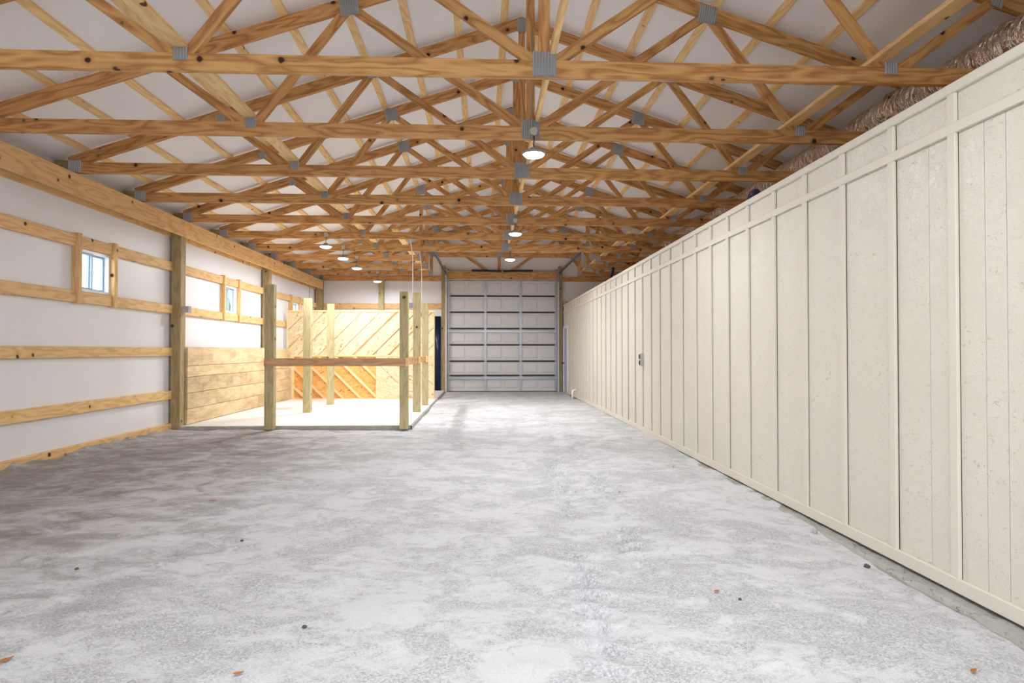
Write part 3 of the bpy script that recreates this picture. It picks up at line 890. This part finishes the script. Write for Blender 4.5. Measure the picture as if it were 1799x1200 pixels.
# continuous brace boards lying along the bottom chords
def brace(label, x, w, h, ya, yb, z=ZB + CH + 0.045, grp=None):
    o = link('brace_board', boxmesh(yb - ya, w, h, M['pale']), None, (x, (ya + yb) / 2, z + h / 2), (0, 0, math.pi / 2))
    tag(o, label, 'brace board', 'long brace boards along the trusses')
brace('pale brace board running lengthwise over the beams left of the middle posts', RX - JB - 0.015, 0.14, 0.040, 3.0, YN(6) + 0.3)
brace('slim pale brace board running lengthwise beside the middle posts of the trusses', RX + 0.072, 0.045, 0.09, 3.0, YN(6) + 0.3)
brace('pale brace board running lengthwise over the beams nearest the cream wall', RX + JB - 0.10, 0.14, 0.040, 3.0, YN(6) + 0.3)
brace('short brace board on the left ends of the broken beams by the door track', -1.80, 0.14, 0.038, YN(5) - 0.15, YN(9) + 0.1, ZB + CH + 0.0005)
brace('short brace board on the right ends of the broken beams by the door track', 2.93 + 0.13, 0.14, 0.038, YN(5) - 0.15, YN(9) + 0.1, ZB + CH + 0.0005)

# ------------------------------------------------------------------ lamps
def lamp(x, n, zl, label, raised=False):
    y = YN(n) - 0.040
    yl = y - 0.025
    t = tag(empty('pendant_lamp', (x, y, zl)), label, 'lamp', 'round lit pendant lamps')
    zb = ZB + (0.56 if raised else 0) + 0.065
    bx = MB().tube([(x, YN(n) - 0.012, zb), (x, y - 0.03, zb), (x, y - 0.034, zb)], [0.046, 0.046, 0.040], 8)
    link('junction_box', bx.mesh('junction_box', M['box']), t)
    cd = MB().tube([(x, y - 0.01, zb - 0.045), (x + 0.004, y - 0.012, zb - 0.10), (x - 0.003, yl, zl + 0.10), (x, yl, zl + 0.045)], 0.006, 8)
    link('cord', cd.mesh('cord', M['cord'], True), t)
    if n == 1:
        link('feed_cable', MB().tube([(x - 0.012, YN(n) - 0.02, zb + 0.03), (x - 0.02, YN(n) - 0.018, zb + 0.22), (x - 0.004, YN(n) - 0.012, zb + 0.5), (x - 0.015, YN(n) - 0.008, zb + 1.1)], 0.005, 8).mesh('feed_cable', M['lampgrey'], True), t)
    hs = MB().lathe([(0.118, -0.016), (0.128, -0.012), (0.130, 0.004), (0.118, 0.014), (0.080, 0.026), (0.045, 0.034), (0.040, 0.055), (0.012, 0.058)], 28)
    h = link('housing', hs.mesh('housing', M['lampgrey'], True), t, (x, yl, zl))
    ln = MB().lathe([(0.012, -0.050), (0.060, -0.046), (0.098, -0.034), (0.114, -0.0165)], 28)
    link('lens', ln.mesh('lens', M['lens'], True), t, (x, yl, zl))
    L = bpy.data.lights.new('lamp_light', 'AREA'); L.shape = 'DISK'; L.size = 0.20; L.energy = LAMP_W; L.color = (0.93, 0.965, 1.0)
    lo = bpy.data.objects.new('lamp_light', L); COL.objects.link(lo); lo.location = (0, yl - y, -0.056); lo.parent = t
lamp(0.534, 1, 3.465, 'lit round pendant lamp nearest the camera, under the second truss')
lamp(0.50, -2, 3.465, 'unseen round lamp added overhead behind the viewpoint to light the nearest gravel')  # unseen lamp added to brighten the near floor
lamp(0.568, 4, 3.475, 'second lit round lamp of the middle row, under the fifth truss')
lamp(0.603, 6, 3.460, 'lit round lamp closest in front of the big overhead door')
lamp(-3.205, 5, 3.475, 'leftmost and nearest of the four lit lamps over the stall slab')
lamp(-3.20, 6, 3.460, 'second nearest of the four lit lamps over the stall slab')
lamp(-3.20, 7, 3.440, 'third nearest of the four lit lamps over the stall slab')
lamp(-3.20, 9, 3.450, 'farthest of the four lit stall lamps, by the white far wall')

# ------------------------------------------------------------------ stall: posts, rails, kick planks, partition
def stall_post(x0, x1, y0, y1, z1, label):
    board_ = board('stall_post', x0, x1, y0, y1, 0.0, z1, M['treated'])
    return tag(board_, label, 'post', 'free standing stall posts')
stall_post(-3.74, -3.585, 11.07, 11.215, 2.485, 'knotty stall post in the front left corner of the slab, left end of the rail')
stall_post(-1.45, -1.305, 11.07, 11.215, 2.37, 'stall post at the front right slab corner, shortest, carrying the rail end')
for (x0, x1, y0, z1, lab) in ((-3.79, -3.635, 13.58, 2.455, 'middle stall post of the left row, behind the long rail'),
                              (-3.765, -3.62, 15.52, 2.475, 'farthest stall post of the left row, nearest the wood partition'),
                              (-1.50, -1.345, 13.58, 2.585, 'middle stall post of the right row, edging the gravel aisle'),
                              (-1.475, -1.33, 15.28, 2.46, 'farthest stall post of the right row, edging the gravel aisle')):
    o = board('stall_post', x0, x1, y0, y0 + 0.145, 0.053, z1, M['treated'])
    tag(o, lab, 'post', 'free standing stall posts')
tag(board('stall_rail', -3.735, -1.345, 11.030, 11.069, 1.085, 1.220, M['rail']), 'long flat stall rail nailed across the two front posts', 'rail', 'stall rails')
tag(board('stall_rail', -1.425, -1.385, 11.217, 13.578, 1.085, 1.220, M['rail']), 'short side rail between the front and middle posts of the right row', 'rail', 'stall rails')
tag(board('stall_rail', -1.430, -1.385, 13.727, 15.278, 1.085, 1.220, M['rail']), 'short side rail between the middle and farthest posts of the right row', 'rail', 'stall rails')
for (x0, x1, y1, lab) in ((-1.344, -1.290, 11.069, 'pale wood cleat at the right end of the long front rail'), (-1.384, -1.335, 13.578, 'pale wood cleat on the middle post of the right row'), (-1.383, -1.325, 15.278, 'pale wood cleat on the farthest post of the right row')):
    tag(board('wood_cleat', x0, x1, y1 - 0.045, y1, 1.080, 1.224, M['pale']), lab, 'cleat', 'rail cleats')

kw = tag(empty('kick_wall', (-5.2, 14.4, 0.053)), 'low wall of wide weathered planks along the left side of the slab', 'plank wall')
rows = [(1.395, 1.082, [14.55]), (1.082, 0.885, [14.0]), (0.885, 0.605, [14.2]), (0.605, 0.325, [13.25]), (0.325, 0.056, [14.9])]
for (zt, zb, cuts) in rows:
    ed = [11.385] + cuts + [17.34]
    for a, b in zip(ed[:-1], ed[1:]):
        j = rng.uniform(0, 0.008)
        board('plank', -5.204, -5.165 + j, a + 0.002, b - 0.002, zb + 0.003, zt - 0.003, M['plank'], kw)
board('backing_stud', -5.338, -5.206, 13.2, 13.3, 0.055, 1.39, M['girt'], kw)
board('backing_stud', -5.338, -5.206, 17.0, 17.1, 0.055, 1.39, M['girt'], kw)
board('cap_board', -5.30, -5.165, 11.395, 15.70, 1.397, 1.412, M['girt'], kw)

pt = tag(empty('stall_partition', (-3.3, 17.40, 0.053)), 'tall partition of diagonal strand board strips across the back of the slab', 'partition')
PX0, PX1 = -5.28, -1.335
def pmember(name, poly, a, y0, y1, mat):
    poly = [(x + 3.3, z - 0.053) for x, z in poly]
    member(name, poly, a, y0 - 17.40, y1 - 17.40, mat, pt)
pmember('backing_sheet', [(PX0, 1.20), (PX1, 1.20), (PX1, 2.43), (PX0, 2.43)], 0, 17.430, 17.445, M['osb'])
for (xa, xb) in ((-5.16, -4.55), (-4.55, -3.75), (-3.75, -2.91), (-2.91, PX1)):
    pmember('backing_sheet', [(xa + .002, 0.056), (xb - .002, 0.056), (xb - .002, 1.197), (xa + .002, 1.197)], 0, 17.430, 17.442, M['osb_dark'])
c45 = [(-8.2, 0.0), (-7.145, 0.016), (-6.66, 0.045), (-6.22, 0.014), (-5.67, 0.012), (-5.19, 0.012), (-4.73, 0.060), (-4.22, 0.030), (-3.79, 0.050), (-3.33, 0.014), (-2.87, 0.016), (-2.0, 0)]
reg = [(PX0 + 0.035, 1.225), (PX1 - 0.03, 1.225), (PX1 - 0.03, 2.385), (PX0 + 0.035, 2.385)]
for (c0, w0), (c1_, w1) in zip(c45[:-1], c45[1:]):
    q = clip(clip(reg, -1, 1, -(c0 + w0 * 0.72)), 1, -1, c1_ - w1 * 0.72)
    if len(q) >= 3: pmember('strip', q, math.pi / 4, 17.385, 17.429, M['osb'])
d45 = [-1.85, -1.40, -0.95]
reg = [(-2.905, 0.062), (PX1 - 0.03, 0.062), (PX1 - 0.03, 1.185), (-2.905, 1.185)]
dl = [-6] + d45 + [0.5]
for a, b in zip(dl[:-1], dl[1:]):
    q = clip(clip(reg, -1, -1, -(a + 0.006)), 1, 1, b - 0.006)
    if len(q) >= 3: pmember('strip', q, -math.pi / 4, 17.385, 17.429, M['osb'])
reg = [(-5.085, 0.075), (-2.915, 0.075), (-2.915, 1.183), (-5.085, 1.183)]
for dd in (-4.72, -4.21, -3.72, -3.25, -2.80, -2.30):
    q = clip(clip(reg, -1, -1, -(dd - 0.042)), 1, 1, dd + 0.042)
    if len(q) >= 3: pmember('diagonal_batten', q, -math.pi / 4, 17.385, 17.429, M['pale'])
for nm, (xa, xb, za, zb) in (('top_rail', (PX0, PX1, 2.388, 2.435)), ('middle_rail', (PX0 + 0.1, PX1 - 0.03, 1.188, 1.222)), ('bottom_rail', (-5.088, PX1 - 0.03, 0.055, 0.072))):
    board(nm, xa, xb, 17.37, 17.429, za, zb, M['pale'], pt)
board('side_stile', -5.163, -5.090, 17.37, 17.429, 0.055, 1.186, M['pale'], pt)
board('side_stile', PX0, PX0 + 0.033, 17.37, 17.429, 1.42, 2.386, M['pale'], pt)
board('side_stile', PX1 - 0.028, PX1, 17.37, 17.429, 0.055, 2.386, M['pale'], pt)

# dark ribbed sheet standing in the gap beside the big door
sh = MB(); nrm = 40
prof = []
for i in range(nrm + 1):
    t = i / nrm; prof.append((-1.60 + 0.205 * t, 20.90 - 0.028 * max(0, math.sin(t * math.pi * 4)) - 0.03 * math.sin(t * math.pi)))
for (x, yy) in prof: sh.v += [(x, yy, 0.054), (x, yy, 2.47), (x, yy + 0.004, 0.054), (x, yy + 0.004, 2.47)]
for i in range(nrm):
    a = 4 * i
    sh.f += [(a, a + 4, a + 5, a + 1), (a + 2, a + 3, a + 7, a + 6), (a + 1, a + 5, a + 7, a + 3), (a, a + 2, a + 6, a + 4)]
sh.f += [(0, 1, 3, 2), (4 * nrm, 4 * nrm + 2, 4 * nrm + 3, 4 * nrm + 1)]
tag(link('metal_sheet', sh.mesh('metal_sheet', M['navy'], True)), 'tall dark navy ribbed metal sheet standing left of the big door', 'metal sheet')

# ------------------------------------------------------------------ ducts and hoses over the cream wall
def duct(x, ya, yb, zc, sag, r0, label, seed):
    r = random.Random(seed); pts = []; rad = []
    n = int((yb - ya) / 0.045)
    for i in range(n + 1):
        t = i / n; yy = ya + (yb - ya) * t
        b = abs(math.sin(math.pi * (yy - YN(0) - 0.03) / 1.572))
        pts.append((x + 0.02 * math.sin(yy * 1.7), yy, zc - sag * b + 0.008 * r.uniform(-1, 1)))
        e = min(t, 1 - t) * n
        rad.append(r0 * (0.91 + 0.07 * r.random() + (0.07 if i % 2 else 0)) * (1 if e > 2 else (0.72 + 0.14 * e)))
    o = link('foil_duct', MB().tube(pts, rad, 20).mesh('foil_duct', M['foil'], True))
    return tag(o, label, 'duct', 'foil ducts above the cream wall')
duct(4.55, 2.6, 9.5, 3.995, 0.035, 0.20, 'long wrinkled foil duct lying on the nearest beams above the cream wall', 1)
duct(4.54, 9.62, 17.8, 3.985, 0.07, 0.19, 'wrinkled foil duct farther along above the cream wall, past a dark hose loop', 2)
for i, (y0, h, lab) in enumerate(((6.68, 0.19, 'dark blue hose loop poking above the cream wall, largest and nearest'),
                                  (7.70, 0.12, 'dark blue hose loop poking above the cream wall, second from the camera'),
                                  (9.30, 0.07, 'small dark blue hose loop barely showing above the cream wall'))):
    pts = [(2.86 + 0.03 * math.sin(a), y0 + 0.10 * math.cos(a), 2.80 + 0.045 + h * math.sin(a)) for a in [math.pi * k / 14 for k in range(15)]]
    tag(link('hose_loop', MB().tube(pts, 0.046, 12).mesh('hose_loop', M['hose'], True)), lab, 'hose', 'dark hoses on the cream wall')
for (ya, za, yb, zb, lab) in ((14.80, 2.80, 14.20, 3.20, 'longer dark pipe stub leaning up behind the cream wall near the far end'), (15.10, 2.80, 15.02, 3.03, 'shorter dark pipe stub upright behind the cream wall near the far end')):
    tag(link('pipe_stub', MB().tube([(2.9, ya, za), (2.9, (ya + yb) / 2, (za + zb) / 2), (2.9, yb, zb)], 0.035, 12).mesh('pipe_stub', M['black'], True)), lab, 'pipe', 'dark pipe stubs')

# ------------------------------------------------------------------ conduits, boxes, pipe
def drop(xp, y, z0, z1, yc, label):
    """conduit strapped to the aisle-side post face at xp, bending up to the beam at yc"""
    x = xp - 0.010
    t = tag(empty('conduit_drop', (x, y, z0)), label, 'conduit', 'thin conduits dropping to the stall posts')
    link('conduit', MB().tube([(x, y, z0), (x, y, z1 - 0.35), (x, y + (yc - y) * 0.35, z1 - 0.2), (x, yc, z1 - 0.02), (x, yc, z1 + 0.12)], 0.009, 8).mesh('conduit', M['conduit'], True), t)
    b = MB().box(x - 0.075, xp - 0.001, y - 0.035, y + 0.03, z0 - 0.11, z0 + 0.005)
    bo = link('outlet_box', b.mesh('outlet_box', M['box']), t)
    link('cover_plate', MB().box(x - 0.07, xp - 0.006, y - 0.042, y - 0.035, z0 - 0.105, z0).mesh('cover_plate', M['lampgrey']), bo)
    link('strap', MB().box(x - 0.012, xp - 0.0005, y - 0.01, y + 0.01, z0 + 0.06, z0 + 0.075).mesh('strap', M['galv']), t)
drop(-1.50, 13.64, 2.36, 3.64, YN(5) + TH + 0.010, 'thin conduit with box dropping beside the middle post of the right row')
drop(-1.475, 15.34, 2.26, 3.64, YN(6) + TH + 0.010, 'thin conduit with box dropping beside the farthest post of the right row')
tag(link('wall_conduit', MB().tube([(-5.388, 20.0, 2.05), (-5.388, 20.0, 3.29)], 0.0115, 8).mesh('wall_conduit', M['conduit'], True)), 'thin vertical conduit on the left wall past the third window', 'conduit')

ob = tag(empty('outlet_box', (-5.2, P1 + 0.09, 2.06)), 'grey outlet box on the side of the nearest wall post', 'outlet')
link('box', MB().box(-5.204, -5.10, P1 + 0.04, P1 + 0.15, 2.01, 2.115).mesh('box', M['box']), ob)
link('cover_plate', MB().box(-5.10, -5.092, P1 + 0.035, P1 + 0.155, 2.005, 2.12).mesh('cover_plate', M['lampgrey']), ob)
ow = tag(empty('wall_outlet', (XW, 10.50, 1.22)), 'double grey outlet box on the cream wall', 'outlet')
link('box', MB().box(XW - 0.055, XW - 0.0005, 10.44, 10.52, 1.10, 1.30).mesh('box', M['box']), ow)
for z in (1.15, 1.25):
    link('socket', MB().box(XW - 0.066, XW - 0.055, 10.455, 10.505, z - 0.035, z + 0.035).mesh('socket', M['black']), ow)
pp = MB().tube([(XW - 0.01, 17.97, 0.235), (XW - 0.07, 17.97, 0.235), (XW - 0.115, 17.97, 0.225), (XW - 0.13, 17.97, 0.18), (XW - 0.13, 17.97, -0.03)], [0.026, 0.026, 0.031, 0.031, 0.026], 14)
tag(link('drain_pipe', pp.mesh('drain_pipe', M['pvc'], True)), 'white elbow pipe from the cream wall down into the gravel', 'pipe')

# ------------------------------------------------------------------ leaves and pebbles on the gravel
def leaf(x, y, s, a, label, mat='leaf'):
    pts = [(-1, 0), (-0.5, 0.32), (0.1, 0.42), (0.6, 0.22), (1, 0), (0.6, -0.25), (0.1, -0.40), (-0.5, -0.30)]
    v = [(0, 0, 0.012)] + [(px * s, py * s, 0.004 + 0.010 * abs(py) + 0.006 * px * px) for px, py in pts]
    f = [(0, i + 1, (i + 1) % 8 + 1) for i in range(8)]
    v2 = [(q[0], q[1], q[2] - 0.002) for q in v]; nb = len(v)
    f2 = [(nb, nb + (i + 1) % 8 + 1, nb + i + 1) for i in range(8)]
    f3 = [(i + 1, nb + i + 1, nb + (i + 1) % 8 + 1, (i + 1) % 8 + 1) for i in range(8)]
    o = link('leaf', mesh_from('leaf', v + v2, f + f2 + f3, M[mat]), None, (x, y, floor_h(x, y) + 0.004), (0, 0, a))
    tag(o, label, 'leaf', 'dry leaves on the gravel')
leaf(1.302, 3.538, 0.020, 0.3, 'small orange leaf lying on the gravel right of the tyre tracks')
leaf(-2.068, 2.873, 0.035, 1.0, 'tan leaf lying on the gravel at the bottom left')
leaf(-2.422, 5.849, 0.028, 0.1, 'brown leaf lying on the darker gravel toward the left wall')
leaf(2.20, 7.353, 0.028, 0.8, 'rusty leaf on the gravel below the cream wall')
leaf(2.06, 2.62, 0.024, 0.5, 'orange leaf on the gravel at the bottom right')
leaf(-1.018, 2.72, 0.022, 0.4, 'pale tan leaf on the gravel at the bottom edge')
def pebble(x, y, s, mat, label):
    r = random.Random(int(x * 1000 + y * 77)); bm = bmesh.new()
    bmesh.ops.create_icosphere(bm, subdivisions=2, radius=s)
    for v in bm.verts: v.co *= 1 + r.uniform(-0.16, 0.16); v.co.z *= 0.7
    me = bpy.data.meshes.new('pebble'); bm.to_mesh(me); bm.free(); me.materials.append(M[mat])
    o = link('pebble', me, None, (x, y, floor_h(x, y) + s * 0.35))
    tag(o, label, 'stone', 'loose stones on the gravel')
pebble(1.393, 3.436, 0.010, 'stone_dark', 'dark pebble beside the small orange leaf')
pebble(-1.731, 4.677, 0.012, 'stone_dark', 'dark pebble alone on the gravel left of centre')
pebble(-2.491, 4.048, 0.012, 'stone_dark', 'dark pebble on the darker gravel far left')
pebble(-0.873, 3.178, 0.013, 'stone_dark', 'dark flat pebble near the bottom, left of centre')
pebble(-2.02, 4.35, 0.020, 'stone', 'pale pebble on the darker gravel at left')
pebble(-1.42, 2.66, 0.018, 'stone', 'pale pebble near the bottom edge')
pebble(2.49, 4.72, 0.020, 'stone', 'pale lump of stone by the footing of the cream wall')
pebble(2.46, 4.02, 0.020, 'stone_dark', 'dark lump against the footing of the cream wall')
pebble(1.28, 6.0, 0.013, 'stone', 'tiny white pebble right of the tyre tracks')

# ------------------------------------------------------------------ outside: a tree seen through the second window
def tree(x, y, hgt, rad, label, seed):
    r = random.Random(seed)
    t = tag(empty('tree', (x, y, -0.15)), label, 'tree')
    link('trunk', MB().tube([(x, y, -0.2), (x + 0.05, y, hgt * 0.4), (x, y, hgt * 0.75)], [0.22, 0.16, 0.08], 10).mesh('trunk', M['bark'], True), t)
    v = []; f = []
    for i in range(1500):
        while True:
            q = Vector((r.uniform(-1, 1), r.uniform(-1, 1), r.uniform(-1, 1)))
            if q.length < 1: break
        c = Vector((x, y, hgt * 0.68)) + Vector((q.x * rad, q.y * rad, q.z * hgt * 0.34))
        a = Vector((r.uniform(-1, 1), r.uniform(-1, 1), r.uniform(-1, 1))).normalized() * 0.22
        b = a.cross(Vector((r.uniform(-1, 1), r.uniform(-1, 1), 1))).normalized() * 0.14
        n0 = len(v); v += [tuple(c - a), tuple(c + b), tuple(c + a), tuple(c - b)]; f.append((n0, n0 + 1, n0 + 2, n0 + 3))
    o = link('foliage', mesh_from('foliage', v, f, M['tree']), t); o['kind'] = 'stuff'
tree(-16.3, 40.6, 4.6, 0.9, 'yellow green tree outside, seen through the second window', 3)
